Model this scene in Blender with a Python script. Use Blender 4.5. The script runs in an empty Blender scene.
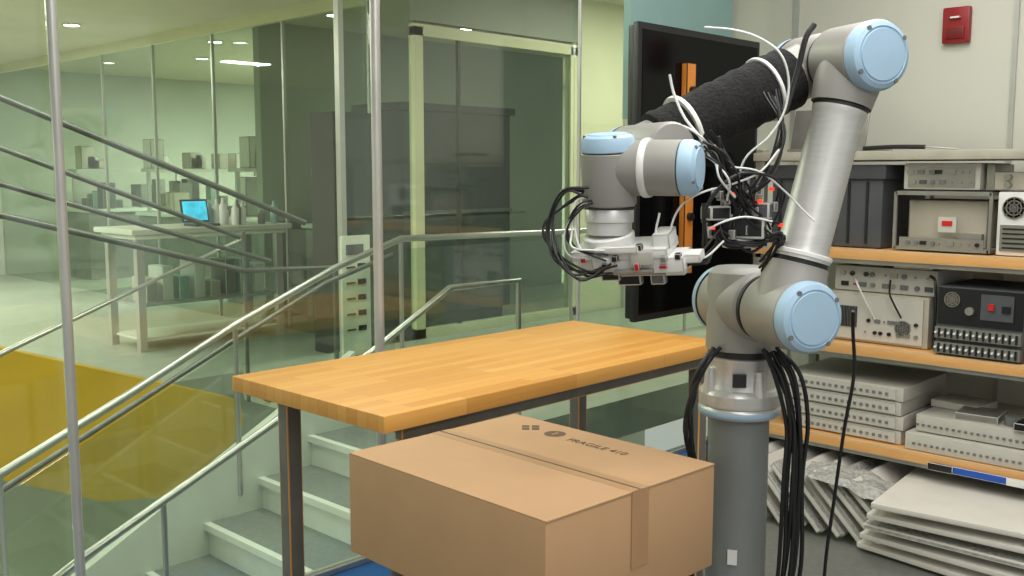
import bpy, bmesh, math, random
from mathutils import Vector, Matrix
random.seed(7)
scene = bpy.context.scene
try:
    scene.view_settings.view_transform = 'Standard'
    scene.view_settings.look = 'None'
except Exception:
    pass

# ------------------------------------------------------------------ materials
def lin(c):
    o = []
    for v in c:
        v = v / 255.0
        o.append(v / 12.92 if v <= 0.04045 else ((v + 0.055) / 1.055) ** 2.4)
    return (o[0], o[1], o[2], 1.0)

def mat(name, rgb, rough=0.5, metal=0.0, noise=0.12, scale=8.0, bump=0.0, emit=0.0, stretch=None, coat=0.0, spec=None):
    m = bpy.data.materials.new(name); m.use_nodes = True
    nt = m.node_tree; b = nt.nodes['Principled BSDF']
    col = lin(rgb)
    tc = nt.nodes.new('ShaderNodeTexCoord')
    mp = nt.nodes.new('ShaderNodeMapping')
    if stretch: mp.inputs['Scale'].default_value = stretch
    nz = nt.nodes.new('ShaderNodeTexNoise'); nz.inputs['Scale'].default_value = scale; nz.inputs['Detail'].default_value = 4
    rp = nt.nodes.new('ShaderNodeValToRGB')
    rp.color_ramp.elements[0].position = 0.3; rp.color_ramp.elements[1].position = 0.7
    rp.color_ramp.elements[0].color = tuple(x * (1 - noise) for x in col[:3]) + (1,)
    rp.color_ramp.elements[1].color = tuple(min(1, x * (1 + noise)) for x in col[:3]) + (1,)
    L = nt.links.new
    L(tc.outputs['Object'], mp.inputs['Vector']); L(mp.outputs['Vector'], nz.inputs['Vector'])
    L(nz.outputs['Fac'], rp.inputs['Fac']); L(rp.outputs['Color'], b.inputs['Base Color'])
    b.inputs['Roughness'].default_value = rough; b.inputs['Metallic'].default_value = metal
    if spec is not None: b.inputs['Specular IOR Level'].default_value = spec
    if coat: b.inputs['Coat Weight'].default_value = coat
    if bump:
        bp = nt.nodes.new('ShaderNodeBump'); bp.inputs['Strength'].default_value = bump; bp.inputs['Distance'].default_value = 0.01
        L(nz.outputs['Fac'], bp.inputs['Height']); L(bp.outputs['Normal'], b.inputs['Normal'])
    if emit:
        L(rp.outputs['Color'], b.inputs['Emission Color']); b.inputs['Emission Strength'].default_value = emit
    return m

def glassmat(name, tint, base=0.03, refl_rough=0.02):
    """thin architectural glass: tinted transmission plus Schlick reflection (same from both sides)"""
    m = bpy.data.materials.new(name); m.use_nodes = True
    nt = m.node_tree; nt.nodes.clear(); L = nt.links.new
    out = nt.nodes.new('ShaderNodeOutputMaterial'); mx = nt.nodes.new('ShaderNodeMixShader')
    tr = nt.nodes.new('ShaderNodeBsdfTransparent'); gl = nt.nodes.new('ShaderNodeBsdfGlossy'); lw = nt.nodes.new('ShaderNodeLayerWeight')
    lw.inputs['Blend'].default_value = 0.5
    pw = nt.nodes.new('ShaderNodeMath'); pw.operation = 'POWER'; pw.inputs[1].default_value = 5
    ml = nt.nodes.new('ShaderNodeMath'); ml.operation = 'MULTIPLY_ADD'; ml.inputs[1].default_value = 0.9; ml.inputs[2].default_value = base
    nz = nt.nodes.new('ShaderNodeTexNoise'); nz.inputs['Scale'].default_value = 1.3
    rp = nt.nodes.new('ShaderNodeValToRGB')
    rp.color_ramp.elements[0].color = tuple(x * 0.98 for x in tint) + (1,); rp.color_ramp.elements[1].color = tuple(tint) + (1,)
    gl.inputs['Roughness'].default_value = refl_rough
    L(lw.outputs['Facing'], pw.inputs[0]); L(pw.outputs[0], ml.inputs[0])
    L(nz.outputs['Fac'], rp.inputs['Fac']); L(rp.outputs['Color'], tr.inputs['Color'])
    L(ml.outputs[0], mx.inputs['Fac']); L(tr.outputs[0], mx.inputs[1]); L(gl.outputs[0], mx.inputs[2]); L(mx.outputs[0], out.inputs['Surface'])
    return m

def woodmat(name, c1, c2, mort, bw, rh, rough=0.3, coat=0.3):
    m = bpy.data.materials.new(name); m.use_nodes = True
    nt = m.node_tree; b = nt.nodes['Principled BSDF']; L = nt.links.new
    tc = nt.nodes.new('ShaderNodeTexCoord')
    br = nt.nodes.new('ShaderNodeTexBrick')
    br.inputs['Scale'].default_value = 1.0; br.inputs['Brick Width'].default_value = bw; br.inputs['Row Height'].default_value = rh
    br.inputs['Mortar Size'].default_value = 0.0006; br.inputs['Color1'].default_value = lin(c1); br.inputs['Color2'].default_value = lin(c2)
    br.inputs['Mortar'].default_value = lin(mort); br.inputs['Bias'].default_value = 0.0
    br.offset = 0.37
    mp = nt.nodes.new('ShaderNodeMapping'); mp.inputs['Scale'].default_value = (2, 40, 40)
    nz = nt.nodes.new('ShaderNodeTexNoise'); nz.inputs['Scale'].default_value = 3; nz.inputs['Detail'].default_value = 6
    mx = nt.nodes.new('ShaderNodeMix'); mx.data_type = 'RGBA'; mx.blend_type = 'MULTIPLY'; mx.inputs['Factor'].default_value = 0.2
    rp = nt.nodes.new('ShaderNodeValToRGB'); rp.color_ramp.elements[0].position = 0.3; rp.color_ramp.elements[0].color = (0.65, 0.55, 0.45, 1); rp.color_ramp.elements[1].position = 0.7
    L(tc.outputs['Object'], br.inputs['Vector']); L(tc.outputs['Object'], mp.inputs['Vector']); L(mp.outputs['Vector'], nz.inputs['Vector'])
    L(nz.outputs['Fac'], rp.inputs['Fac']); L(br.outputs['Color'], mx.inputs['A']); L(rp.outputs['Color'], mx.inputs['B'])
    L(mx.outputs['Result'], b.inputs['Base Color'])
    b.inputs['Roughness'].default_value = rough; b.inputs['Coat Weight'].default_value = coat
    return m

M_wood = woodmat('butcher_block', (222, 164, 84), (206, 145, 66), (180, 122, 54), 0.45, 0.042, rough=.5, coat=.03)
M_shelfwood = mat('shelf_board', (220, 164, 100), 0.5, noise=0.08, scale=5, stretch=(6, 1, 6))
M_shelfgrey = mat('shelf_grey', (172, 168, 152), 0.5)
M_legs = mat('leg_steel', (108, 105, 100), 0.55, 0.1, noise=0.15)
M_card = mat('cardboard', (184, 146, 108), 0.8, noise=0.05, scale=5)
M_tape = mat('paper_tape', (174, 136, 99), 0.45, noise=0.05)
M_seam = mat('box_seam', (98, 78, 60), 0.8)
M_ink = mat('ink', (104, 82, 62), 0.8)
M_robot = mat('robot_grey', (152, 149, 144), 0.45, 0.15, noise=0.04)
M_alu = mat('robot_aluminium', (206, 205, 202), 0.36, 0.5, noise=0.05, scale=20, stretch=(1, 1, 8))
M_cap = mat('robot_cap_blue', (162, 190, 212), 0.5, noise=0.03)
M_dark = mat('seam_dark', (30, 30, 30), 0.5)
M_sleeve = mat('fabric_sleeve', (22, 21, 21), 0.95, noise=0.5, scale=120, bump=0.6)
M_ped = mat('pedestal_paint', (124, 127, 125), 0.45, noise=0.05)
M_black = mat('black_plastic', (22, 22, 24), 0.4)
M_cable = mat('cable_black', (18, 18, 20), 0.5)
M_wcable = mat('cable_white', (216, 216, 212), 0.5)
M_white = mat('white_plastic', (224, 223, 219), 0.5, noise=0.04)
M_grey = mat('grey_plastic', (110, 110, 110), 0.5)
M_red = mat('red_plastic', (190, 30, 25), 0.4)
M_alarm = mat('alarm_red', (140, 22, 24), 0.4)
M_ledred = mat('red_led', (255, 60, 40), 0.4, emit=1.0)
M_screen = mat('tv_screen', (6, 6, 7), 0.12, noise=0.05, spec=0.12)
M_bezel = mat('tv_bezel', (20, 20, 22), 0.4)
M_orange = mat('orange_wood', (206, 128, 48), 0.5)
M_wall = mat('wall_paint', (202, 201, 188), 0.75, noise=0.02, scale=2)
M_lab_ceiling = mat('lab_ceiling', (225, 225, 220), 0.8, noise=0.03)
M_floor = mat('floor_vinyl', (112, 112, 106), 0.6, noise=0.1, scale=30)
M_floorblue = mat('floor_blue', (24, 92, 165), 0.6, noise=0.1, scale=30)
M_teal = mat('teal_panel', (140, 174, 170), 0.3, noise=0.03)
M_cream = mat('cream_paint', (214, 213, 176), 0.6, noise=0.04, scale=2)
M_creamceil = mat('atrium_ceiling', (212, 205, 180), 0.8, noise=0.05, scale=1)
M_olive = mat('olive_wall', (146, 152, 136), 0.7, noise=0.12, scale=0.8)
M_far = mat('far_wall', (194, 198, 184), 0.7, noise=0.12, scale=0.7)
M_fardark = mat('dark_cabinet', (62, 63, 58), 0.6, noise=0.1)
M_farmid = mat('lab_equipment_mid', (118, 121, 115), 0.6, noise=0.15)
M_yellow = mat('mustard_paint', (208, 168, 36), 0.5, noise=0.06, scale=2)
M_steel = mat('handrail_steel', (186, 187, 182), 0.28, 0.8, noise=0.05)
M_steel2 = mat('handrail_dull_steel', (112, 115, 110), 0.4, 0.5, noise=0.1)
M_post = mat('mullion_steel', (198, 197, 191), 0.35, 0.6, noise=0.05)
M_riser = mat('stair_paint', (210, 217, 206), 0.6, noise=0.05)
M_tread = mat('stair_tread', (124, 131, 125), 0.6, noise=0.1, scale=40)
M_land = mat('landing_floor', (168, 173, 159), 0.35, noise=0.08)
M_lowfloor = mat('lower_floor', (190, 198, 176), 0.35, noise=0.1, scale=1)
M_glass = glassmat('partition_glass', (0.90, 0.94, 0.885), base=.07, refl_rough=.04)
M_glass2 = glassmat('balustrade_glass', (0.88, 0.94, 0.895), base=.06)
M_light = mat('downlight', (255, 252, 238), 0.5, emit=20, noise=0.01)
M_cyan = mat('laptop_screen', (70, 190, 230), 0.4, emit=1.2, noise=0.3, scale=12)
M_paper = mat('poster_paper', (224, 226, 210), 0.6)
M_beige = mat('instrument_beige', (182, 175, 158), 0.5, noise=0.05)
M_white2 = mat('instrument_white', (192, 187, 177), 0.5, noise=0.04)
M_metal = mat('instrument_metal', (155, 152, 145), 0.35, 0.6)
M_dgrey = mat('crate_grey', (74, 76, 80), 0.6)
M_bubble = mat('bubble_wrap', (166, 164, 158), 0.25, noise=0.25, scale=60, bump=0.8)
M_sheet = mat('foam_sheet', (212, 206, 197), 0.6, noise=0.04)
M_blue = mat('blue_label', (30, 80, 170), 0.5)
M_alarmd = mat('alarm_dark', (100, 16, 16), .4)

# ------------------------------------------------------------------ mesh builder
def basis(axis):
    z = Vector(axis).normalized()
    x = Vector((0, 0, 1)).cross(z)
    if x.length < 1e-4: x = Vector((1, 0, 0))
    x.normalize(); y = z.cross(x)
    return x, y, z

class MB:
    def __init__(s, name):
        s.name = name; s.bm = bmesh.new(); s.mats = []
    def mi(s, m):
        if m not in s.mats: s.mats.append(m)
        return s.mats.index(m)
    def box(s, c, sz, m, rz=0.0, bev=0.0, rot=None):
        R = rot if rot is not None else Matrix.Rotation(rz, 4, 'Z')
        M = Matrix.Translation(Vector(c)) @ R @ Matrix.Diagonal((sz[0], sz[1], sz[2], 1))
        r = bmesh.ops.create_cube(s.bm, size=1.0, matrix=M)
        i = s.mi(m); fs = set(f for v in r['verts'] for f in v.link_faces)
        for f in fs: f.material_index = i
        if bev:
            es = list(set(e for v in r['verts'] for e in v.link_edges))
            bmesh.ops.bevel(s.bm, geom=es, offset=bev, segments=2, profile=0.6, affect='EDGES')
    def bx(s, x0, x1, y0, y1, z0, z1, m, bev=0.0):
        s.box(((x0 + x1) / 2, (y0 + y1) / 2, (z0 + z1) / 2), (abs(x1 - x0), abs(y1 - y0), abs(z1 - z0)), m, bev=bev)
    def lathe(s, prof, o, axis, m, seg=40, close=True):
        x, y, z = basis(axis); o = Vector(o); rings = []
        for p in prof:
            r, h = p[0], p[1]
            rings.append([s.bm.verts.new(o + z * h + (x * math.cos(a) + y * math.sin(a)) * r) for a in [2 * math.pi * k / seg for k in range(seg)]])
        cur = m
        for j in range(len(prof) - 1):
            if len(prof[j]) > 2: cur = prof[j][2]
            i = s.mi(cur)
            for k in range(seg):
                f = s.bm.faces.new((rings[j][k], rings[j][(k + 1) % seg], rings[j + 1][(k + 1) % seg], rings[j + 1][k])); f.material_index = i
        if close:
            mm = s.mi(prof[0][2] if len(prof[0]) > 2 else m)
            f = s.bm.faces.new(list(reversed(rings[0]))); f.material_index = mm
            f = s.bm.faces.new(rings[-1]); f.material_index = s.mi(cur)
    def cyl(s, p0, p1, r, m, r2=None, seg=24, bev=0.0):
        p0 = Vector(p0); p1 = Vector(p1); h = (p1 - p0).length; r2 = r if r2 is None else r2
        if bev: prof = [(r - bev, 0), (r, bev), (r2, h - bev), (r2 - bev, h)]
        else: prof = [(r, 0), (r2, h)]
        s.lathe(prof, p0, p1 - p0, m, seg)
    def tube(s, pts, r, m, seg=8, sub=6, smooth=True):
        P = [Vector(p) for p in pts]
        if smooth and len(P) > 2:
            Q = []
            E = [P[0] * 2 - P[1]] + P + [P[-1] * 2 - P[-2]]
            for i in range(1, len(E) - 2):
                a, b, c, d = E[i - 1], E[i], E[i + 1], E[i + 2]
                for k in range(sub):
                    t = k / sub
                    Q.append(0.5 * ((2 * b) + (c - a) * t + (2 * a - 5 * b + 4 * c - d) * t * t + (3 * b - a - 3 * c + d) * t ** 3))
            Q.append(P[-1]); P = Q
        i = s.mi(m); rings = []; n = None
        for j, p in enumerate(P):
            if j == 0: t = P[1] - P[0]
            elif j == len(P) - 1: t = P[-1] - P[-2]
            else: t = (P[j + 1] - p).normalized() + (p - P[j - 1]).normalized()
            if t.length < 1e-6: t = Vector((0, 0, 1))
            t.normalize()
            if n is None: n = basis(t)[0]
            n = (n - t * n.dot(t))
            if n.length < 1e-5: n = basis(t)[0]
            n.normalize(); bb = t.cross(n)
            rings.append([s.bm.verts.new(p + (n * math.cos(a) + bb * math.sin(a)) * r) for a in [2 * math.pi * k / seg for k in range(seg)]])
        for j in range(len(rings) - 1):
            for k in range(seg):
                f = s.bm.faces.new((rings[j][k], rings[j][(k + 1) % seg], rings[j + 1][(k + 1) % seg], rings[j + 1][k])); f.material_index = i
        for q in (list(reversed(rings[0])), rings[-1]):
            f = s.bm.faces.new(q); f.material_index = i
    def prism(s, pts, ext, m):
        a = [s.bm.verts.new(Vector(p)) for p in pts]; b = [s.bm.verts.new(Vector(p) + Vector(ext)) for p in pts]
        i = s.mi(m); n = len(a)
        fs = [s.bm.faces.new(a), s.bm.faces.new(list(reversed(b)))]
        for k in range(n): fs.append(s.bm.faces.new((a[k], b[k], b[(k + 1) % n], a[(k + 1) % n])))
        for f in fs: f.material_index = i
    def sheet(s, c, sx, sy, amp, m, rz=0, nx=26, ny=26, tilt=0, droop=0.0):
        """crumpled sheet"""
        i = s.mi(m); g = []
        T = Matrix.Translation(Vector(c)) @ Matrix.Rotation(rz, 4, 'Z') @ Matrix.Rotation(tilt, 4, 'X')
        ph = [random.uniform(0, 6) for _ in range(6)]
        for a in range(nx + 1):
            row = []
            for b_ in range(ny + 1):
                u = a / nx - .5; v = b_ / ny - .5
                z = amp * (math.sin(11 * u + ph[0] + 3 * v) * .5 + math.sin(17 * v + ph[1] - 5 * u) * .35 + math.sin(31 * u + 23 * v + ph[2]) * .2 + random.uniform(-.12, .12))
                z -= droop * (u * u + v * v) * 4
                row.append(s.bm.verts.new(T @ Vector((u * sx, v * sy, z))))
            g.append(row)
        for a in range(nx):
            for b_ in range(ny):
                f = s.bm.faces.new((g[a][b_], g[a + 1][b_], g[a + 1][b_ + 1], g[a][b_ + 1])); f.material_index = i
    def text(s, txt, size, M, m):
        cu = bpy.data.curves.new('t', 'FONT'); cu.body = txt; cu.size = size; cu.extrude = 0.0002
        ob = bpy.data.objects.new('t', cu); bpy.context.collection.objects.link(ob)
        dg = bpy.context.evaluated_depsgraph_get(); me = bpy.data.meshes.new_from_object(ob.evaluated_get(dg))
        me.transform(M); n0 = len(s.bm.faces); s.bm.from_mesh(me); s.bm.faces.ensure_lookup_table()
        i = s.mi(m)
        for f in s.bm.faces[n0:]: f.material_index = i
        bpy.data.objects.remove(ob); bpy.data.meshes.remove(me)
    def done(s, M=None, smooth=True, parent=None):
        bmesh.ops.recalc_face_normals(s.bm, faces=s.bm.faces)
        me = bpy.data.meshes.new(s.name); s.bm.to_mesh(me); s.bm.free()
        if M is not None: me.transform(M)
        for m in s.mats: me.materials.append(m)
        if smooth:
            for p in me.polygons: p.use_smooth = True
            try: me.set_sharp_from_angle(angle=math.radians(35))
            except Exception: pass
        ob = bpy.data.objects.new(s.name, me); bpy.context.collection.objects.link(ob)
        if parent: ob.parent = parent
        return ob

CAM = Matrix.Rotation(math.radians(-46), 4, 'Z')   # robot cell frame -> room frame

# ------------------------------------------------------------------ room shell
def simple(name, dims, m, bev=0):
    b = MB(name); b.bx(*dims, m, bev=bev); return b.done(smooth=False)
b = MB('floor'); b.bx(-3, 4.75, -3.5, 2.62, -0.12, 0.0, M_floor); b.bx(-3, 4.75, 2.62, 3.06, -0.12, 0.0, M_floorblue); b.done(smooth=False)
simple('ceiling', (-3, 4.9, -3.5, 3.04, 3.0, 3.1), M_lab_ceiling)
b = MB('wall_right'); b.bx(4.75, 4.9, -3.5, 3.04, 0, 3.0, M_wall)
b.done(smooth=False)
b = MB('trim_1'); b.bx(4.735, 4.75, 2.56, 2.585, 0, 3.0, M_post); b.bx(4.735, 4.75, 1.51, 1.53, 0, 3.0, M_post); b.done(smooth=False)
simple('baseboard_right', (4.73, 4.75, -3.5, 3.0, 0, 0.1), M_grey)

# glass partition
b = MB('window_1')
edges_s = [-2.3, -1.13, 0.03, 1.19, 2.355, 3.52, 4.68, 4.75]
for a, c in zip(edges_s[:-1], edges_s[1:]):
    b.bx(a + 0.004, c - 0.004, 3.0, 3.012, 0.02, 3.0, M_glass)
for s_, r in [(-1.13, .015), (0.03, .015), (1.19, .015), (2.355, .019), (3.52, .008), (4.68, .017)]:
    b.cyl((s_, 2.975, 0.02), (s_, 2.975, 3.0), r, M_post)
b.bx(-2.3, 4.75, 2.985, 3.03, 0, 0.02, M_post)
b.done()
simple('teal_wall_panel', (3.69, 4.54, 2.82, 2.86, 1.74, 3.0), M_teal)

# ------------------------------------------------------------------ workbench table
b = MB('workbench_table')
b.bx(1.518, 3.07, 1.905, 2.62, 0.855, 0.90, M_wood, bev=0.004)
for y in (1.95, 2.57): b.bx(1.60, 3.02, y - 0.015, y + 0.015, 0.815, 0.855, M_legs, bev=0.003)
for x in (1.66, 2.98): b.bx(x - 0.02, x + 0.02, 1.95, 2.57, 0.815, 0.855, M_legs, bev=0.003)
for x in (1.655, 3.0):
    for y in (1.97, 2.53):
        b.bx(x - .025, x + .025, y - .025, y + .025, 0.0, 0.815, M_legs, bev=0.004)
        b.bx(x - .04, x + .04, y - .04, y + .04, 0.0, 0.012, M_black)
    b.bx(x - .015, x + .015, 1.97, 2.53, 0.18, 0.22, M_legs)
b.done()

# ------------------------------------------------------------------ cart + cardboard box
b = MB('utility_cart')
b.bx(1.34, 1.76, 1.18, 1.69, 0.625, 0.655, M_grey, bev=0.008)
b.bx(1.34, 1.76, 1.18, 1.69, 0.2, 0.225, M_grey, bev=0.008)
for x in (1.36, 1.74):
    for y in (1.20, 1.67):
        b.cyl((x, y, 0.08), (x, y, 0.625), 0.014, M_legs)
        b.cyl((x - .012, y, 0.035), (x + .012, y, 0.035), 0.035, M_black)
        b.cyl((x, y, 0.03), (x, y, 0.09), 0.01, M_legs)
b.done()
b = MB('cardboard_box')
x0, x1, y0, y1, z0, z1 = 1.290, 1.807, 1.142, 1.752, 0.655, 0.879
b.bx(x0, x1, y0, y1, z0, z1, M_card, bev=0.004)
sx = 1.555
b.bx(x0 + .001, sx - .0015, y0 - .001, y1 + .001, z1 - .001, z1 + .003, M_card, bev=.0012)
b.bx(sx + .0015, x1 - .001, y0 - .001, y1 + .001, z1 - .001, z1 + .003, M_card, bev=.0012)
b.bx(sx - .0015, sx + .0015, y0, y1, z1, z1 + .0026, M_seam)
b.bx(sx - .026, sx + .026, y0 - .002, y1 + .002, z1 + .003, z1 + .0034, M_tape)
b.bx(sx - .003, sx + .003, y0, y1 - .0, z1 + .0033, z1 + .0037, M_seam)
b.bx(sx - .026, sx + .026, y0 - .0022, y0 - .0012, z0 + .07, z1 + .0034, M_tape)
zt = z1 + 0.0032
for (px_, py_) in [(1.735, 1.61), (1.718, 1.627), (1.752, 1.627), (1.735, 1.644)]:
    b.box((px_, py_, zt), (.018, .018, .0006), M_seam, rz=math.radians(45))
b.lathe([(.023, 0), (.026, 0.0004), (.017, 0.0006)], (1.735, 1.545, zt), (0, 0, 1), M_ink, 24)
b.box((1.735, 1.545, zt + .0006), (.022, .004, .0004), M_card)
b.text("FRAGILE 410", .032, Matrix.Translation((1.712, 1.49, zt + .0004)) @ Matrix.Rotation(math.radians(-90), 4, 'Z'), M_ink)
bc = Vector((1.537, 1.44, 0))
b.done(M=Matrix.Translation(bc) @ Matrix.Rotation(math.radians(-2.2), 4, 'Z') @ Matrix.Translation(-bc))

# ------------------------------------------------------------------ robot pedestal
b = MB('robot_pedestal')
ax = (.54, 2.33)
b.lathe([(.16, 0), (.16, .015), (.075, .016), (.071, .02), (.071, .925), (.09, .93, M_alu), (.094, .935, M_cap), (.096, .938), (.096, .948, M_alu), (.094, .952), (.09, .956)], (ax[0], ax[1], 0), (0, 0, 1), M_ped, 48)
for k in range(6):
    a = k * math.pi / 3
    b.cyl((ax[0] + .13 * math.cos(a), ax[1] + .13 * math.sin(a), .015), (ax[0] + .13 * math.cos(a), ax[1] + .13 * math.sin(a), .028), .012, M_steel, seg=6)
b.box((ax[0] - .022, ax[1] - .067, .60), (.022, .01, .035), M_white, rz=-.3)
b.done(M=CAM)

# ------------------------------------------------------------------ robot arm
e = Vector((.33, -.944, 0)).normalized()
def joint(b, P, ax_, r, h0, h1, cap0=False, cap1=True, body=None):
    body = body or M_robot
    P = Vector(P); prof = []
    if cap0:
        prof += [(.001, h0 - .036, M_cap), (r * .72, h0 - .035), (r * .9, h0 - .03), (r, h0 - .018), (r, h0 - .003, M_dark), (r * .96, h0 - .002), (r * .96, h0, body)]
    else:
        prof += [(r * .9, h0, body), (r * .97, h0 + .006)]
    prof += [(r, h0 + .01, body), (r, h1 - .004)]
    if cap1:
        prof += [(r * .96, h1 - .002, M_dark), (r * .96, h1, M_cap), (r, h1 + .002), (r, h1 + .018), (r * .93, h1 + .029), (r * .8, h1 + .034), (r * .78, h1 + .032), (r * .74, h1 + .032), (r * .72, h1 + .035), (.001, h1 + .037)]
    else:
        prof += [(r * .97, h1 + .001), (r * .9, h1 + .006)]
    b.lathe(prof, P, ax_, body, 48)
    if cap1:
        x, y, z = basis(ax_)
        for k in range(4):
            a = k * math.pi / 2 + .6
            q = P + z * (h1 + .026) + (x * math.cos(a) + y * math.sin(a)) * r * .86
            b.cyl(q, q + z * .008, r * .07, M_grey, seg=10)

b = MB('robot_arm')
bx_, by_ = ax
b.lathe([(.094, .957), (.095, .965), (.095, .985), (.09, .992), (.083, .998), (.08, 1.01), (.078, 1.05), (.082, 1.062), (.083, 1.07), (.076, 1.072, M_dark), (.076, 1.086), (.082, 1.088, M_robot), (.081, 1.12), (.081, 1.245), (.077, 1.268), (.062, 1.28), (.001, 1.284)], (bx_, by_, 0), (0, 0, 1), M_alu, 48)
for k in range(4):
    a = k * math.pi / 2 + .35
    b.cyl((bx_ + .08 * math.cos(a), by_ + .08 * math.sin(a), .985), (bx_ + .08 * math.cos(a), by_ + .08 * math.sin(a), 1.045), .017, M_alu, r2=.012, seg=16)
b.box((bx_ - .02, by_ - .083, 1.025), (.03, .01, .03), M_dark)
Ps = Vector((bx_, by_, 1.195))
joint(b, Ps, e, .08, -.075, .088, cap0=True, cap1=False)
b.lathe([(.074, .088), (.074, .102)], Ps, e, M_dark, 40)
K1 = Ps + e * .176
joint(b, K1, e, .077, -.072, .068)
K2 = Vector((.738, 2.205, 1.742))
d = (K2 - K1); Lu = d.length; d.normalize()
b.lathe([(.074, .0), (.072, .07), (.066, .092), (.066, .108), (.061, .109, M_dark), (.061, .118), (.064, .119, M_alu), (.064, .13), (.058, .135), (.056, .15), (.0545, Lu - .135), (.057, Lu - .125), (.059, Lu - .115), (.059, Lu - .112, M_dark), (.059, Lu - .104), (.064, Lu - .103, M_robot), (.066, Lu - .09), (.07, Lu - .06), (.07, Lu)], K1, d, M_robot, 48)
joint(b, K2, e, .074, -.066, .062)
b.lathe([(.067, -.078), (.067, -.066)], K2, e, M_dark, 40)
K3 = K2 - e * .137
joint(b, K3, e, .069, -.06, .062, cap0=True, cap1=False)
Wp = Vector((.275, 2.19, 1.548))
d2 = (Wp - K3); Lf = d2.length; d2.normalize()
b.lathe([(.064, 0), (.062, .06), (.058, .085), (.058, .098, M_dark), (.055, .10), (.053, .11), (.05, Lf - .09), (.052, Lf - .07, M_robot), (.052, Lf)], K3, d2, M_robot, 40)
prof = []
n = 26
for k in range(n + 1):
    t = k / n; h = .078 + t * (Lf - .078 - .045)
    prof.append((.072 - .008 * t + .0016 * math.sin(k * 2.3) + .001 * math.sin(k * 5.1), h))
b.lathe([(.058, .074)] + prof + [(.052, Lf - .04)], K3, d2, M_sleeve, 40)
joint(b, Wp, e, .054, -.06, .15, cap0=True, cap1=False)
V = Vector((.197, 2.03, 0)); e2 = Vector((.91, -.41, 0)).normalized()
Hc = Vector((V.x, V.y, 1.508))
joint(b, Hc, e2, .055, -.02, .150)
b.lathe([(.058, .072), (.059, .075), (.059, .083), (.058, .086)], Hc, e2, M_white, 40)
joint(b, Vector((V.x, V.y, 1.44)), Vector((-.05, -.12, 1)), .055, -.012, .102)
b.lathe([(.04, 1.372), (.046, 1.374), (.046, 1.398), (.05, 1.40), (.05, 1.424), (.047, 1.43)], (V.x, V.y, 0), (0, 0, 1), M_alu, 40)
b.lathe([(.052, 1.425), (.0555, 1.428), (.052, 1.431)], (V.x, V.y, 0), (0, 0, 1), M_dark, 40)
b.lathe([(.0745, .30 + .06), (.0755, .362), (.0755, .367), (.074, .37)], K3, d2, M_white, 32)
b.lathe([(.0745, .14), (.0757, .142), (.0757, .146), (.0745, .148)], K3, d2, M_white, 32)
b.lathe([(.065, .125), (.0666, .127), (.0666, .134), (.065, .136)], K1, d, M_white, 32)
# gripper, tilted a little towards the table edge
ang = math.atan2(e2.y, e2.x)
GR = Matrix.Rotation(ang, 4, 'Z') @ Matrix.Rotation(math.radians(-4), 4, 'Y') @ Matrix.Rotation(math.radians(14), 4, 'X')
GO = Vector((V.x, V.y, 1.37))
def G(u, v, z): return GO + (GR @ Vector((u, v, z - 1.37)))
def gb(u, v, z, su, sv, sz, m, bev=.003): b.box(G(u, v, z), (su, sv, sz), m, rot=GR, bev=bev)
b.cyl(G(0, 0, 1.348), G(0, 0, 1.376), .052, M_white, seg=32, bev=.003)
gb(.03, 0, 1.343, .20, .095, .02, M_white)
gb(.065, -.01, 1.318, .19, .07, .032, M_white)
gb(-.03, 0, 1.322, .05, .08, .034, M_white)
gb(.115, .0, 1.362, .035, .06, .03, M_white)
gb(.0, -.045, 1.33, .05, .02, .03, M_white)
gb(.08, -.05, 1.338, .045, .016, .028, M_white2)
gb(.05, .0, 1.296, .17, .04, .014, M_dgrey)
gb(.0, .0, 1.292, .04, .05, .02, M_black)
gb(.135, .0, 1.305, .04, .05, .03, M_white)
gb(.165, -.01, 1.325, .05, .04, .018, M_white)
gb(.03, -.055, 1.357, .09, .012, .012, M_white, .002)
b.cyl(G(.02, -.052, 1.31), G(.10, -.052, 1.31), .006, M_metal)
gb(-.005, -.058, 1.318, .012, .006, .012, M_red, .001)
gb(.07, -.06, 1.322, .010, .006, .016, M_red, .001)
gb(-.045, -.045, 1.335, .012, .006, .010, M_red, .001)
gb(.12, -.05, 1.318, .016, .006, .008, M_red, .001)
gb(.03, .01, 1.275, .05, .02, .025, M_black)
gb(.09, .01, 1.278, .03, .02, .03, M_grey)
for k in range(8):
    gb(random.uniform(-.04, .16), random.uniform(-.055, -.03), random.uniform(1.30, 1.36), .012, .014, .012, random.choice([M_black, M_dgrey, M_metal]), .001)
cc = Vector((.475, 2.12, 1.385))
b.box(cc, (.12, .05, .05), M_black, rz=-.3, bev=.006)
b.box(cc + Vector((-.05, -.03, .03)), (.05, .04, .03), M_black, rz=.4, bev=.004)
b.box(cc + Vector((.04, -.03, .035)), (.05, .03, .035), M_dgrey, rz=-.5, bev=.004)
b.box(cc + Vector((.02, .0, -.035)), (.09, .04, .02), M_black, rz=.2, bev=.004)
for k in range(14):
    o = cc + Vector((random.uniform(-.08, .08), random.uniform(-.05, .0), random.uniform(-.03, .08)))
    b.box(o, (.014, .012, .02), random.choice([M_grey, M_black, M_dgrey, M_metal]), rz=random.uniform(0, 3), bev=.002)
for o in [(-.02, -.05, .07), (.035, -.055, .055), (-.06, -.05, .0), (.085, -.035, .005), (.06, -.05, .08)]:
    b.box(cc + Vector(o), (.008, .007, .007), M_ledred, rz=.4)
b.cyl(cc + Vector((-.07, -.03, .01)), cc + Vector((-.07, -.03, .05)), .01, M_black)
b.cyl(cc + Vector((.02, 0, .0)), cc + Vector((.035, .05, .1)), .012, M_black)
ARM = b.done(M=CAM)

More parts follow.
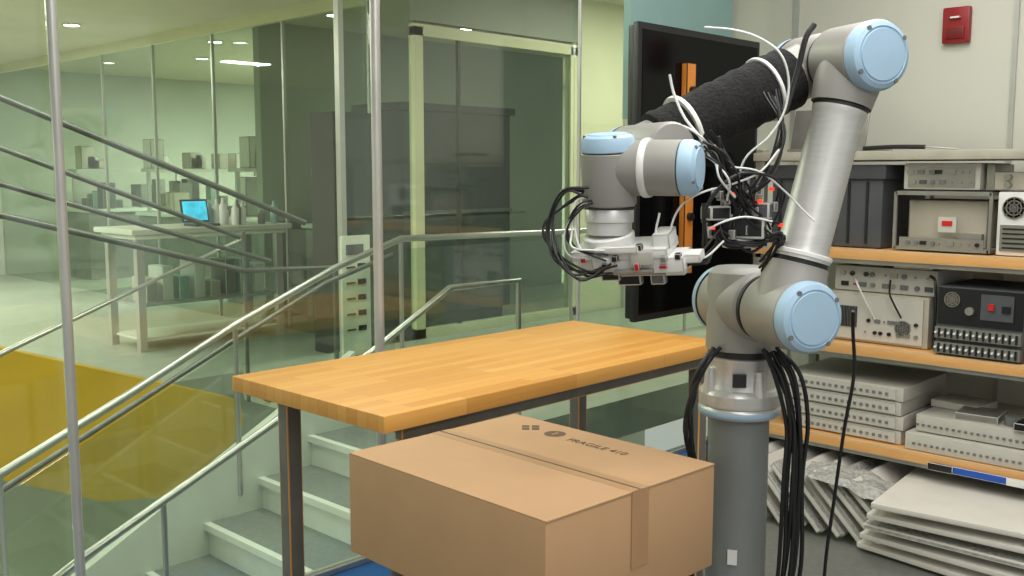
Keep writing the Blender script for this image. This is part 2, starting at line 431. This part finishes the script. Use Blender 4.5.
# ------------------------------------------------------------------ cables
def jit(p, a): return (p[0] + random.uniform(-a, a), p[1] + random.uniform(-a, a), p[2] + random.uniform(-a, a))
b = MB('cable_harness')
loop = [(.165, 2.0, 1.46), (.11, 2.01, 1.45), (.072, 2.02, 1.40), (.09, 2.0, 1.335), (.14, 1.98, 1.30), (.20, 1.98, 1.312)]
for k in range(6):
    b.tube([jit(p, .014) for p in loop], .0025, M_cable)
loop = [(.18, 2.0, 1.44), (.135, 1.99, 1.43), (.115, 1.99, 1.38), (.13, 1.98, 1.34), (.18, 1.97, 1.335)]
for k in range(6): b.tube([jit(p, .012) for p in loop], .0022, M_wcable if k % 2 else M_cable)
for k in range(4):
    b.tube([jit(p, .012) for p in [(.35, 1.96, 1.325), (.37, 1.98, 1.32), (.39, 2.02, 1.33), (.43, 2.08, 1.37)]], .0025, M_cable)
for k in range(9):
    b.tube([jit(p, .02) for p in [(.40, 2.02, 1.57), (.44, 2.03, 1.52), (.46, 2.05, 1.46), (.50, 2.08, 1.42), (.54, 2.1, 1.38)]], .0026, M_cable)
for k in range(6):
    b.tube([jit(p, .016) for p in [(.55, 2.15, 1.66), (.56, 2.1, 1.58), (.53, 2.08, 1.50), (.48, 2.09, 1.44), (.46, 2.1, 1.40)]], .0026, M_cable)
for k in range(7):
    b.tube([jit(p, .014) for p in [(.42, 2.1, 1.40), (.45, 2.08, 1.36), (.51, 2.1, 1.34), (.57, 2.12, 1.36), (.555, 2.2, 1.29)]], .0032, M_cable)
for k in range(2):
    b.tube([jit(p, .012) for p in [(.38, 2.0, 1.36), (.40, 2.0, 1.43), (.45, 2.02, 1.49), (.52, 2.05, 1.50), (.56, 2.1, 1.45), (.55, 2.12, 1.39)]], .0028, M_cable)
b.tube([(.62, 2.10, 1.80), (.60, 2.09, 1.77), (.585, 2.09, 1.70), (.56, 2.08, 1.62)], .006, M_cable)
b.tube([(.395, 2.1, 1.795), (.45, 2.08, 1.787), (.50, 2.07, 1.77), (.54, 2.05, 1.735), (.558, 2.05, 1.68), (.55, 2.05, 1.62), (.52, 2.05, 1.57), (.475, 2.06, 1.525), (.46, 2.07, 1.45)], .0023, M_wcable)
b.tube([(.325, 2.1, 1.70), (.335, 2.1, 1.66), (.355, 2.08, 1.61), (.385, 2.05, 1.565), (.40, 2.04, 1.53)], .003, M_wcable)
b.tube([(.32, 2.08, 1.60), (.355, 2.06, 1.59), (.385, 2.05, 1.57), (.41, 2.03, 1.55)], .0025, M_wcable)
b.tube([(.32, 1.98, 1.34), (.315, 1.98, 1.39), (.335, 1.98, 1.435), (.38, 2.0, 1.46), (.44, 2.02, 1.475), (.50, 2.03, 1.50), (.54, 2.04, 1.545)], .0022, M_wcable)
b.tube([(.29, 1.97, 1.42), (.285, 1.97, 1.37), (.32, 1.96, 1.33), (.38, 1.98, 1.33), (.43, 2.03, 1.36)], .0022, M_wcable)
b.tube([(.44, 2.02, 1.51), (.50, 2.03, 1.50), (.56, 2.06, 1.46), (.60, 2.06, 1.42), (.62, 2.05, 1.40)], .0022, M_wcable)
b.tube([(.39, 2.02, 1.38), (.42, 2.0, 1.40), (.47, 2.02, 1.41), (.53, 2.04, 1.40)], .0022, M_wcable)
for k in range(4):
    b.tube([jit(p, .01) for p in [(.31, 2.09, 1.585), (.36, 2.06, 1.555), (.40, 2.0, 1.53), (.42, 1.99, 1.49), (.44, 2.03, 1.44)]], .0022, M_cable if k % 2 else M_wcable)
for k in range(5):
    b.tube([jit(p, .008) for p in [(.47, 2.27, 1.10), (.435, 2.24, 1.06), (.413, 2.24, .99), (.405, 2.25, .90), (.42, 2.27, .82), (.43, 2.3, .6), (.43, 2.33, .0)]], .005, M_cable)
for k in range(8):
    dx = k * .006
    b.tube([jit(p, .008) for p in [(.57 + dx, 2.24, 1.10), (.60 + dx, 2.22, 1.04), (.62 + dx, 2.21, .93), (.625 + dx, 2.21, .80), (.62 + dx, 2.22, .6), (.60 + dx, 2.24, .35)]] + [(.62 + dx * 2, 2.26, 0.005)], .005, M_cable)
b.tube([(.74, 2.15, 1.20), (.752, 2.18, 1.15), (.765, 2.2, 1.05), (.755, 2.22, .92), (.745, 2.24, .75), (.735, 2.26, .55), (.74, 2.27, .25), (.78, 2.28, 0.005)], .004, M_cable)
b.done(M=CAM, parent=ARM)

# ------------------------------------------------------------------ display on a floor stand
b = MB('television_display')
b.bx(3.47, 4.43, 2.62, 2.665, 0.86, 2.12, M_bezel, bev=.008)
b.bx(3.46, 4.44, 2.60, 2.63, 0.85, 2.13, M_black, bev=.004)
b.bx(3.485, 4.415, 2.597, 2.601, 0.88, 2.10, M_screen)
b.bx(3.75, 4.36, 2.66, 2.69, 1.3, 2.0, M_black)
b.bx(4.27, 4.33, 2.69, 2.74, 0.03, 1.9, M_black, bev=.004)
b.bx(4.15, 4.45, 2.55, 2.85, 0, 0.03, M_black, bev=.008)
b.bx(3.77, 3.84, 2.565, 2.597, 1.04, 1.98, M_orange, bev=.004)
for z in (1.12, 1.30, 1.86):
    b.cyl((3.805, 2.567, z), (3.805, 2.545, z), .018, M_black)
b.done()

# ------------------------------------------------------------------ shelving unit
b = MB('shelving_unit')
SF, SB = 4.0, 4.6
b.bx(SF, SB, 0.6, 2.36, 1.548, 1.585, M_shelfgrey, bev=.003)
for z in (1.18, .775, .365):
    b.bx(SF, SB, 0.6, 2.36, z - .045, z, M_shelfwood, bev=.003)
    b.bx(SF + .01, SB - .01, .62, 2.34, z - .062, z - .046, M_metal)
for x in (SF + .03, SB - .02):
    for y in (.62, 2.33):
        b.bx(x - .02, x + .02, y - .02, y + .02, 0, 1.60, M_metal, bev=.003)
b.bx(SF + .35, SB, 0.6, 2.36, .04, .075, M_shelfgrey)
b.done()

def panel_bits(b, x, y0, y1, z0, z1, rows=2, cols=6):
    for r in range(rows):
        for c in range(cols):
            y = y0 + (y1 - y0) * (c + .5) / cols + random.uniform(-.01, .01); z = z0 + (z1 - z0) * (r + .5) / rows
            k = random.random(); w = min((y1 - y0) / cols, (z1 - z0) / rows) * .33
            if k < .35: b.cyl((x, y, z), (x - .008, y, z), w * .7, random.choice([M_black, M_metal, M_grey]), seg=14)
            elif k < .7: b.box((x - .002, y, z), (.006, w * 2.2, w * 1.3), random.choice([M_black, M_dgrey, M_metal, M_grey]))
            elif k < .95: b.cyl((x, y, z), (x - .006, y, z), w * .35, M_metal, seg=10)
            else: b.box((x - .002, y, z), (.006, w, w * .6), M_red)
def fan(b, x, y, z, r):
    b.cyl((x, y, z), (x - .003, y, z), r, M_dark, seg=28)
    for k in (0.35, .65, .95):
        b.lathe([(r * k - .002, .003), (r * k - .002, .006), (r * k + .002, .006), (r * k + .002, .003)], (x, y, z), (-1, 0, 0), M_metal, 24)
    for a in range(4):
        R = Matrix.Rotation(a * math.pi / 4, 4, 'X')
        b.box((x - .005, y, z), (.002, 2 * r, .003), M_metal, rot=R)

b = MB('plastic_storage_crate')
b.bx(4.05, 4.5, 1.78, 2.29, 1.183, 1.50, M_dgrey, bev=.012)
b.bx(4.035, 4.515, 1.765, 2.305, 1.47, 1.53, M_dgrey, bev=.006)
for k in range(6): b.bx(4.043, 4.052, 1.84 + k * .08, 1.85 + k * .08, 1.2, 1.46, M_black)
b.done()
b = MB('bench_power_meter')
b.bx(4.06, 4.4, 1.40, 1.70, 1.43, 1.535, M_white2, bev=.006)
b.bx(4.055, 4.061, 1.42, 1.68, 1.44, 1.52, M_metal)
panel_bits(b, 4.055, 1.42, 1.68, 1.44, 1.52, 2, 7)
b.done()
b = MB('open_frame_chassis')
x0, x1, y0, y1, z0, z1 = 4.03, 4.4, 1.345, 1.715, 1.188, 1.42
for y in (y0, y1):
    for x in (x0, x1): b.bx(x - .006, x + .006, y - .006, y + .006, z0, z1, M_metal)
    for z in (z0 + .006, z1 - .006): b.bx(x0, x1, y - .006, y + .006, z - .006, z + .006, M_metal)
for x in (x0, x1):
    for z in (z0 + .006, z1 - .006): b.bx(x - .006, x + .006, y0, y1, z - .006, z + .006, M_metal)
b.bx(x0 + .02, x1 - .01, y0 + .01, y1 - .01, z0, z0 + .012, M_beige)
b.bx(x0 + .06, x1 - .05, y0 + .03, y1 - .03, z0 + .012, z0 + .20, M_beige, bev=.005)
b.bx(x0 + .03, x0 + .06, y0 + .04, y0 + .13, z0 + .012, z0 + .07, M_metal)
b.bx(x0 + .005, x0 + .008, y0 + .145, y0 + .185, z0 + .10, z0 + .12, M_red)
b.bx(x0 + .008, x0 + .012, y0 + .13, y0 + .20, z0 + .075, z0 + .135, M_white2)
b.bx(x0, x0 + .006, y0 + .02, y1 - .02, z0 + .012, z0 + .05, M_metal)
panel_bits(b, x0, y0 + .03, y1 - .03, z0 + .01, z0 + .05, 1, 9)
b.bx(x0, x1, y0, y1, z1, z1 + .004, M_metal)
b.done()
b = MB('power_inverter')
b.bx(4.04, 4.4, 1.02, 1.325, 1.183, 1.425, M_white, bev=.008)
fan(b, 4.04, 1.265, 1.365, .042); fan(b, 4.04, 1.16, 1.365, .042)
b.bx(4.034, 4.04, 1.19, 1.31, 1.2, 1.30, M_metal)
for k in range(5): b.bx(4.03, 4.036, 1.2, 1.30, 1.21 + k * .018, 1.216 + k * .018, M_black)
b.bx(4.034, 4.04, 1.05, 1.17, 1.21, 1.29, M_dgrey)
b.done()
b = MB('coaxial_connector_box')
b.bx(4.08, 4.3, 1.355, 1.385, 1.43, 1.53, M_metal, bev=.003)
b.bx(4.08, 4.3, 1.24, 1.355, 1.43, 1.50, M_beige, bev=.003)
for z in (1.45, 1.48): b.cyl((4.08, 1.30, z), (4.05, 1.30, z), .012, M_metal, seg=12)
b.done()
b = MB('folding_laptop_stand')
b.bx(4.1, 4.4, 1.9, 2.25, 1.586, 1.60, M_metal, bev=.003)
b.box((4.3, 2.15, 1.69), (.01, .36, .19), M_metal, rot=Matrix.Rotation(.25, 4, 'Y'), bev=.003)
b.done()
b = MB('soldering_iron')
b.tube([(4.06, 1.62, 1.60), (4.06, 1.75, 1.602), (4.07, 1.88, 1.598)], .009, M_black); b.tube([(4.06, 1.62, 1.60), (4.06, 1.55, 1.595), (4.08, 1.5, 1.59)], .003, M_metal, smooth=False)
b.done()
b = MB('signal_generator')
b.bx(4.08, 4.5, 1.58, 2.02, .778, .99, M_beige, bev=.006)
b.bx(4.07, 4.081, 1.60, 2.0, .79, .98, M_white2)
panel_bits(b, 4.07, 1.61, 1.85, .80, .90, 2, 7)
fan(b, 4.07, 1.68, .855, .033)
for k in range(14): b.bx(4.064, 4.07, 1.88 + k * .007, 1.883 + k * .007, .84, .93, M_dark)
b.done()
b = MB('signal_generator')
b.bx(4.10, 4.5, 1.56, 2.0, .993, 1.10, M_white2, bev=.006)
panel_bits(b, 4.10, 1.58, 1.98, 1.0, 1.09, 2, 9)
b.box((4.2, 1.66, 1.112), (.2, .16, .02), M_metal); b.box((4.16, 1.84, 1.118), (.1, .1, .03), M_grey)
b.tube([(4.09, 1.9, 1.05), (4.02, 1.86, 1.03), (4.03, 1.82, .95), (4.07, 1.8, .88)], .004, M_wcable)
b.tube([(4.09, 1.75, 1.05), (4.02, 1.72, 1.0), (4.03, 1.7, .95), (4.07, 1.69, .90)], .004, M_cable)
b.tube([(4.08, 1.58, 1.08), (4.04, 1.545, 1.06), (4.04, 1.54, .95), (4.05, 1.545, .80)], .006, M_cable)
b.done()
b = MB('rack_power_supply')
b.bx(4.03, 4.42, 1.20, 1.53, .778, 1.05, M_dgrey, bev=.005)
b.bx(4.026, 4.03, 1.205, 1.525, .90, 1.045, M_black)
fan(b, 4.026, 1.47, 1.0, .03)
b.bx(4.020, 4.026, 1.24, 1.36, .93, 1.03, M_dgrey); b.bx(4.012, 4.020, 1.31, 1.33, .97, .995, M_red); b.bx(4.012, 4.020, 1.25, 1.28, .965, .99, M_black)
b.cyl((4.026, 1.40, .96), (4.01, 1.40, .96), .016, M_metal)
for r in range(2):
    b.bx(4.005, 4.03, 1.205, 1.525, .785 + r * .06, .83 + r * .06, M_metal)
    for k in range(13): b.bx(3.998, 4.006, 1.215 + k * .024, 1.222 + k * .024, .79 + r * .06, .825 + r * .06, M_black)
    for k in range(13): b.cyl((4.006, 1.231 + k * .024, .808 + r * .06), (3.996, 1.231 + k * .024, .808 + r * .06), .005, M_white, seg=8)
b.done()
b = MB('rack_switch_stack')
for k in range(4):
    z = .368 + k * .062
    b.bx(4.05 - .005 * k, 4.5, 1.66 - .01 * (k % 2), 2.2, z, z + .058, M_white2, bev=.004)
    b.bx(4.04 - .005 * k, 4.046 - .005 * k + .006, 1.68, 2.18, z + .008, z + .05, M_white2)
    for c in range(16): b.bx(4.036 - .005 * k, 4.042 - .005 * k, 1.71 + c * .028, 1.722 + c * .028, z + .022, z + .034, M_grey if (c + k) % 3 else M_metal)
b.done()
b = MB('patch_panel_unit')
for k in range(2):
    z = .368 + k * .075
    b.bx(4.02 + k * .03, 4.5, 1.16 + k * .0, 1.63 - k * .03, z, z + .07, M_white2, bev=.004)
    for c in range(18): b.bx(4.014 + k * .03, 4.021 + k * .03, 1.18 + c * .024, 1.190 + c * .024, z + .024, z + .032, M_grey)
b.box((4.15, 1.38, .528), (.16, .16, .03), M_metal, rz=.1, bev=.003)
b.cyl((4.12, 1.25, .515), (4.12, 1.25, .55), .03, M_grey)
b.box((4.08, 1.19, .53), (.1, .06, .03), M_black, bev=.003)
b.box((4.3, 1.5, .53), (.18, .2, .03), M_white2, rz=-.1, bev=.003)
b.done()
# wrapped panels leaning under and in front of the shelf
b = MB('bubble_wrapped_panels')
for k in range(8):
    y = 2.22 - k * .085
    R = Matrix.Rotation(math.radians(-40 - k), 4, 'X') @ Matrix.Rotation(math.radians(random.uniform(-3, 3)), 4, 'Z')
    b.box((4.06, y, .145), (.62, .016, .34), M_sheet if k % 3 else M_bubble, rot=R, bev=.006)
    b.box((3.748, y + .002, .145), (.012, .026, .33), M_sheet, rot=R, bev=.005)
b.sheet((3.84, 1.74, .265), .26, .40, .018, M_bubble, rz=.2, tilt=math.radians(10), droop=.02)
b.done()
b = MB('foam_board_sheets')
for k in range(5):
    R = Matrix.Rotation(math.radians(1.2 * k - 5), 4, 'Y') @ Matrix.Rotation(math.radians(-6 + 3 * k), 4, 'Z')
    b.box((3.97 - .01 * k, 1.28 - .01 * k, .05 + .048 * k), (.60, .74, .022), M_bubble if k == 2 else M_sheet, rot=R, bev=.006)
b.box((3.99, 1.35, .325), (.01, .3, .03), M_blue, bev=.002)
b.box((3.985, 1.18, .325), (.01, .08, .03), M_white, bev=.002)
b.box((3.985, 1.47, .325), (.01, .1, .03), M_black, bev=.002)
b.done()

b = MB('fire_alarm_strobe')
b.bx(4.715, 4.75, 1.71, 1.83, 2.08, 2.24, M_alarm, bev=.008)
b.bx(4.700, 4.716, 1.745, 1.795, 2.185, 2.20, M_white, bev=.004)
b.bx(4.705, 4.716, 1.73, 1.81, 2.10, 2.15, M_alarmd, bev=.003)
b.done()

# ------------------------------------------------------------------ stairwell beyond the glass
b = MB('staircase')
for k in range(-11, 7):
    z = .32 - .155 * (7 - k); s0 = 3.17 - .295 * (7 - k)
    b.bx(s0, s0 + .30, 3.2, 4.2, z - .155, z - .02, M_riser)
    b.bx(s0 - .02, s0 + .30, 3.2, 4.2, z - .03, z, M_tread)
    b.bx(s0 - .022, s0 + .012, 3.2, 4.2, z - .03, z + .002, M_riser)
for y in (3.14, 4.2):
    up = .20 if y > 4 else -.02
    b.prism([(3.16, y, .36 + up), (-2.2, y, -2.46 + up), (-2.2, y, -2.95), (3.16, y, 0.02)], (0, .05, 0), M_riser)
STAIR = b.done(smooth=False)
b = MB('landing')
b.bx(3.175, 9.5, 3.14, 5.34, .12, .32, M_land)
b.done(smooth=False, parent=STAIR)
b = MB('lower_handrail')
def rail(pts, y, r, posts=(), m=M_steel):
    b.tube([(p[0], y, p[1]) for p in pts], r, m, smooth=False, seg=12)
    for (ps, zt, zb) in posts: b.cyl((ps, y, zb), (ps, y, zt), r * .7, m, seg=12)
rail([(.2, -.25), (1.38, .29), (1.93, .53), (2.46, .78), (3.04, 1.01), (3.48, 1.14), (4.94, 1.12), (7, 1.12)], 4.2, .018, [(1.38, .29, -.6), (2.46, .78, -.05), (3.48, 1.14, .32), (4.9, 1.12, .32), (6.2, 1.12, .32)])
rail([(.2, -.36), (1.38, .19), (2.46, .68), (3.04, .93), (3.48, 1.05)], 4.27, .013, m=M_steel2)
rail([(.2, -.34), (1.30, .22), (2.04, .54), (2.57, .78), (2.97, .99), (3.41, .99), (3.41, .33)], 3.25, .015, [(1.6, .35, -.5), (2.57, .78, 0.0)])
b.done(parent=STAIR)
b = MB('upper_handrail')
rail([(.6, 2.16), (1.57, 1.81), (3.07, 1.23)], 4.5, .015, m=M_steel2)
rail([(.6, 1.94), (1.56, 1.60), (2.68, 1.17)], 4.5, .012, m=M_steel2)
rail([(.6, 1.72), (1.55, 1.45), (2.85, 1.04)], 4.5, .012, m=M_steel2)
rail([(.6, 1.42), (1.54, 1.32), (2.70, 1.00), (3.26, .98), (3.26, .32)], 4.5, .015, [(2.70, 1.2, .32)], m=M_steel2)
rail([(.6, .12), (1.81, .60), (3.18, 1.11), (3.18, .32)], 5.3, .015)
b.done(parent=STAIR)
b = MB('glass_balustrade')
b.prism([(.2, 4.26, -.75), (.2, 4.26, -.37), (3.04, 4.26, .92), (3.48, 4.26, 1.04), (3.48, 4.26, .34), (3.0, 4.26, .3)], (0, .008, 0), M_glass2)
b.bx(3.5, 7, 4.225, 4.235, .34, 1.08, M_glass2)
b.done(smooth=False, parent=STAIR)
b = MB('mustard_curved_bulkhead')
top = [(0.2, 1.2), (1.88, .57), (3.3, .05)]
bot = [(3.32, -.10), (3.22, -.25), (3.05, -.37), (2.77, -.46), (2.4, -.40), (1.84, -.14), (1.2, .2), (.2, .8)]
b.prism([(p[0], 5.6, p[1]) for p in top + bot], (0, .3, 0), M_yellow)
b.done(smooth=False)

simple('floor_lower', (-6, 9, 3.2, 14, -2.6, -2.5), M_lowfloor)
simple('wall_lower', (-6, 9, 6.6, 6.8, -2.5, -0.06), M_lowfloor)
simple('floor_upper', (-6, 14, 6.2, 15, -.05, .1), M_land)
simple('ceiling_atrium', (-6, 14, 3.06, 15, 2.9, 3.0), M_creamceil)
simple('wall_back', (-6, 14, 14.5, 14.7, .1, 2.9), M_far)
simple('wall_left', (-6.2, -6.0, 3.1, 15, -2.5, 2.9), M_far)
simple('wall_far_end', (12.6, 12.8, 3.2, 14.5, .1, 2.9), M_far)

b = MB('window_3')
b.bx(5.0, 5.01, 6.4, 14.5, .1, 2.84, M_glass2)
for y in (6.4, 7.6, 8.8, 10.0, 11.2, 12.6): b.bx(4.99, 5.02, y - .012, y + .012, .1, 2.84, M_post)
b.bx(4.97, 5.04, 6.4, 14.5, 2.80, 2.9, M_cream)
b.done(smooth=False)
b = MB('door_1')
b.bx(4.60, 4.68, 5.38, 5.44, .12, 2.50, M_cream); b.bx(6.26, 6.34, 5.38, 5.44, .12, 2.50, M_cream)
b.bx(4.60, 6.34, 5.38, 5.44, 2.44, 2.52, M_cream); b.bx(4.60, 6.34, 5.38, 5.44, .12, .38, M_cream)
b.bx(4.68, 6.26, 5.395, 5.405, .38, 2.44, M_glass2)
b.bx(5.02, 5.04, 5.385, 5.415, .38, 2.44, M_fardark)
b.done(smooth=False)
b = MB('wall_corridor'); b.bx(6.36, 9.0, 5.38, 5.46, .32, 2.9, M_cream); b.done(smooth=False)
b = MB('trim_2')
for s_ in (6.95, 7.6, 8.3): b.bx(s_, s_ + .04, 5.35, 5.38, .32, 2.9, M_post)
b.done(smooth=False)
simple('wall_header', (4.6, 6.34, 5.38, 5.46, 2.54, 2.9), M_olive)
b = MB('window_4')
b.bx(3.98, 4.58, 5.395, 5.405, .12, 2.9, M_glass2); b.bx(3.96, 4.0, 5.38, 5.43, .12, 2.9, M_post)
b.done(smooth=False)
simple('wall_inner', (5.2, 9.5, 8.3, 8.4, .1, 2.9), M_olive)
b = MB('dark_storage_cabinet')
b.bx(5.25, 6.5, 6.3, 6.9, .3, 2.0, M_fardark, bev=.01)
b.bx(5.22, 6.53, 6.27, 6.93, 2.0, 2.06, M_fardark); b.bx(5.24, 6.5, 6.28, 6.3, 1.15, 1.18, M_grey)
b.bx(5.86, 5.875, 6.285, 6.30, .34, 1.98, M_black)
b.bx(5.3, 6.45, 6.35, 6.85, .1, .3, M_black)
b.done(smooth=False)
b = MB('dark_storage_cabinet')
b.bx(4.50, 4.95, 6.2, 6.5, .1, 1.95, M_fardark, bev=.01)
b.bx(4.53, 4.92, 6.185, 6.2, .3, 1.1, M_dgrey); b.bx(4.53, 4.92, 6.185, 6.2, 1.15, 1.9, M_dgrey)
b.done(smooth=False)

b = MB('standing_poster')
b.bx(3.38, 3.58, 4.6, 4.615, .45, 1.14, M_paper)
b.bx(3.41, 3.53, 4.595, 4.6, 1.03, 1.09, M_grey)
for k in range(5):
    b.bx(3.49, 3.545, 4.595, 4.6, .95 - k * .09, .98 - k * .09, M_black)
    b.bx(3.41, 3.47, 4.595, 4.6, .955 - k * .09, .965 - k * .09, M_ink)
b.bx(3.38, 3.60, 4.55, 4.67, .32, .34, M_grey); b.bx(3.48, 3.50, 4.615, 4.63, .33, 1.0, M_grey)
b.done(smooth=False)

b = MB('reception_counter')
b.bx(3.5, 4.85, 7.4, 8.0, .98, 1.02, M_riser, bev=.01); b.bx(3.46, 4.89, 7.36, 8.04, 1.02, 1.06, M_far, bev=.005)
for x in (3.55, 4.8):
    for y in (7.45, 7.95): b.bx(x - .03, x + .03, y - .03, y + .03, .1, .98, M_post)
b.bx(3.56, 4.8, 7.44, 7.45, .2, .98, M_glass2); b.bx(3.56, 4.8, 7.45, 7.95, .45, .47, M_post); b.bx(3.56, 4.8, 7.45, 7.95, .18, .2, M_riser)
for k in range(8):
    x = 3.65 + k * .14; b.bx(x, x + .09, 7.55, 7.8, .47, .47 + random.uniform(.1, .35), random.choice([M_white, M_beige, M_farmid, M_teal]), bev=.005)
b.done()
b = MB('laptop_computer')
b.bx(4.04, 4.26, 7.45, 7.65, 1.06, 1.08, M_dgrey, bev=.004)
b.box((4.15, 7.67, 1.18), (.24, .012, .19), M_dgrey, rot=Matrix.Rotation(-.2, 4, 'X'))
b.box((4.15, 7.66, 1.18), (.21, .008, .16), M_cyan, rot=Matrix.Rotation(-.2, 4, 'X'))
b.done()
b = MB('counter_bottles')
for k in range(12):
    x = 4.3 + random.random() * .5; y = 7.45 + random.random() * .45; h = random.uniform(.1, .25)
    b.lathe([(.03, 1.061), (.032, 1.06 + h * .7), (.012, 1.06 + h * .85), (.012, 1.06 + h)], (x, y, 0), (0, 0, 1), random.choice([M_white, M_farmid, M_teal]), 12)
b.done()
b = MB('lab_workbench_row')
for (x, y) in [(5.6, 9.0), (5.6, 11.0), (7.6, 9.5), (7.6, 11.5), (5.5, 12.9), (5.4, 7.2)]:
    b.bx(x, x + 1.5, y, y + .7, .1, .98, M_farmid); b.bx(x - .03, x + 1.53, y - .03, y + .73, .98, 1.02, M_riser)
    b.bx(x, x + 1.5, y + .3, y + .6, 1.5, 1.54, M_post)
    for k in range(11):
        xx = x + random.random() * 1.4; yy = y + random.random() * .6; w = random.uniform(.06, .22); h = random.uniform(.1, .45)
        b.bx(xx, xx + w, yy, yy + w, 1.02, 1.02 + h, random.choice([M_white, M_farmid, M_beige, M_farmid, M_teal, M_white2, M_dgrey]), bev=.01)
    for k in range(6):
        xx = x + random.random() * 1.3; w = random.uniform(.08, .2)
        b.bx(xx, xx + w, y + .35, y + .55, 1.54, 1.54 + random.uniform(.1, .35), random.choice([M_white, M_farmid, M_beige, M_white2]), bev=.01)
    for xx in (x, x + 1.46): b.bx(xx, xx + .04, y + .43, y + .47, 1.02, 1.5, M_post)
b.done()
b = MB('ceiling_downlights')
for (x, y) in [(4.1, 9.79), (5.48, 7.49), (5.69, 9.94), (3.0, 6.5), (2.2, 8.5), (6.9, 7.3), (7.5, 10), (5.3, 12.2), (1.0, 11), (8.3, 12), (6.2, 4.4), (3.6, 4.9), (4.2, 12.8), (6.4, 11.5), (9.5, 9.5), (3.2, 8.2)]:
    b.lathe([(.085, 0, M_post), (.085, -.012), (.07, -.014, M_light), (.001, -.013)], (x, y, 2.899), (0, 0, 1), M_post, 24)
b.done()

# ------------------------------------------------------------------ lights
def area(name, loc, size, power, col, rot=(0, 0, 0), sy=None):
    l = bpy.data.lights.new(name, 'AREA'); l.energy = power; l.color = col; l.size = size
    if sy: l.shape = 'RECTANGLE'; l.size_y = sy
    o = bpy.data.objects.new(name, l); o.location = loc; o.rotation_euler = rot; bpy.context.collection.objects.link(o)
W = (1, .995, .965)
area('ceiling_light_lab', (1.4, .6, 2.97), 1.8, 46, W, sy=1.0)
area('ceiling_light_lab.001', (3.2, 1.4, 2.97), 1.8, 38, W, sy=1.0)
area('ceiling_light_lab.002', (0, -1.5, 2.97), 1.8, 60, W, sy=1.0)
Y = (.99, 1, .92)
area('ceiling_light_atrium', (2, 3.9, 2.85), 2.5, 62, Y, sy=.5)
area('ceiling_light_atrium.001', (0, 8.5, 2.85), 4, 290, Y, sy=3)
area('ceiling_light_atrium.002', (3, 11.5, 2.88), .6, 120, Y, sy=.2)
area('fill_light_corridor', (6.8, 4.2, 2.88), 2, 58, Y, sy=.3)  # added fill lamp, lifts the corridor walls and landing beyond the glass
area('fill_light_inner', (8.5, 11.5, 2.88), 2.4, 280, (.98, 1, .93), sy=.2)  # this and the next two: added fill strips so the glazed room isn't black
area('fill_light_inner.001', (8.5, 9.5, 2.88), 2.4, 200, (.98, 1, .93), sy=.2)
area('fill_light_inner.002', (7, 6.6, 2.88), 1.5, 20, (.98, 1, .93), sy=.2)
area('fill_light_lower', (-1.5, 5.0, 1.8), 2.0, 130, (.99, 1, .92), sy=1)  # added fill hanging in mid-air to brighten the stairwell, no fixture there
w = bpy.data.worlds.new('world'); scene.world = w; w.use_nodes = True
w.node_tree.nodes['Background'].inputs[0].default_value = (.985, 1, .97, 1); w.node_tree.nodes['Background'].inputs[1].default_value = .58

# ------------------------------------------------------------------ camera
cam = bpy.data.cameras.new('camera'); cam.lens = 1000 / 1024 * 36; cam.sensor_width = 36; cam.clip_end = 100
co = bpy.data.objects.new('camera', cam); bpy.context.collection.objects.link(co)
co.location = (0, 0, 1.5); co.rotation_euler = (math.radians(90 - 6.62), 0, math.radians(-46)); scene.camera = co
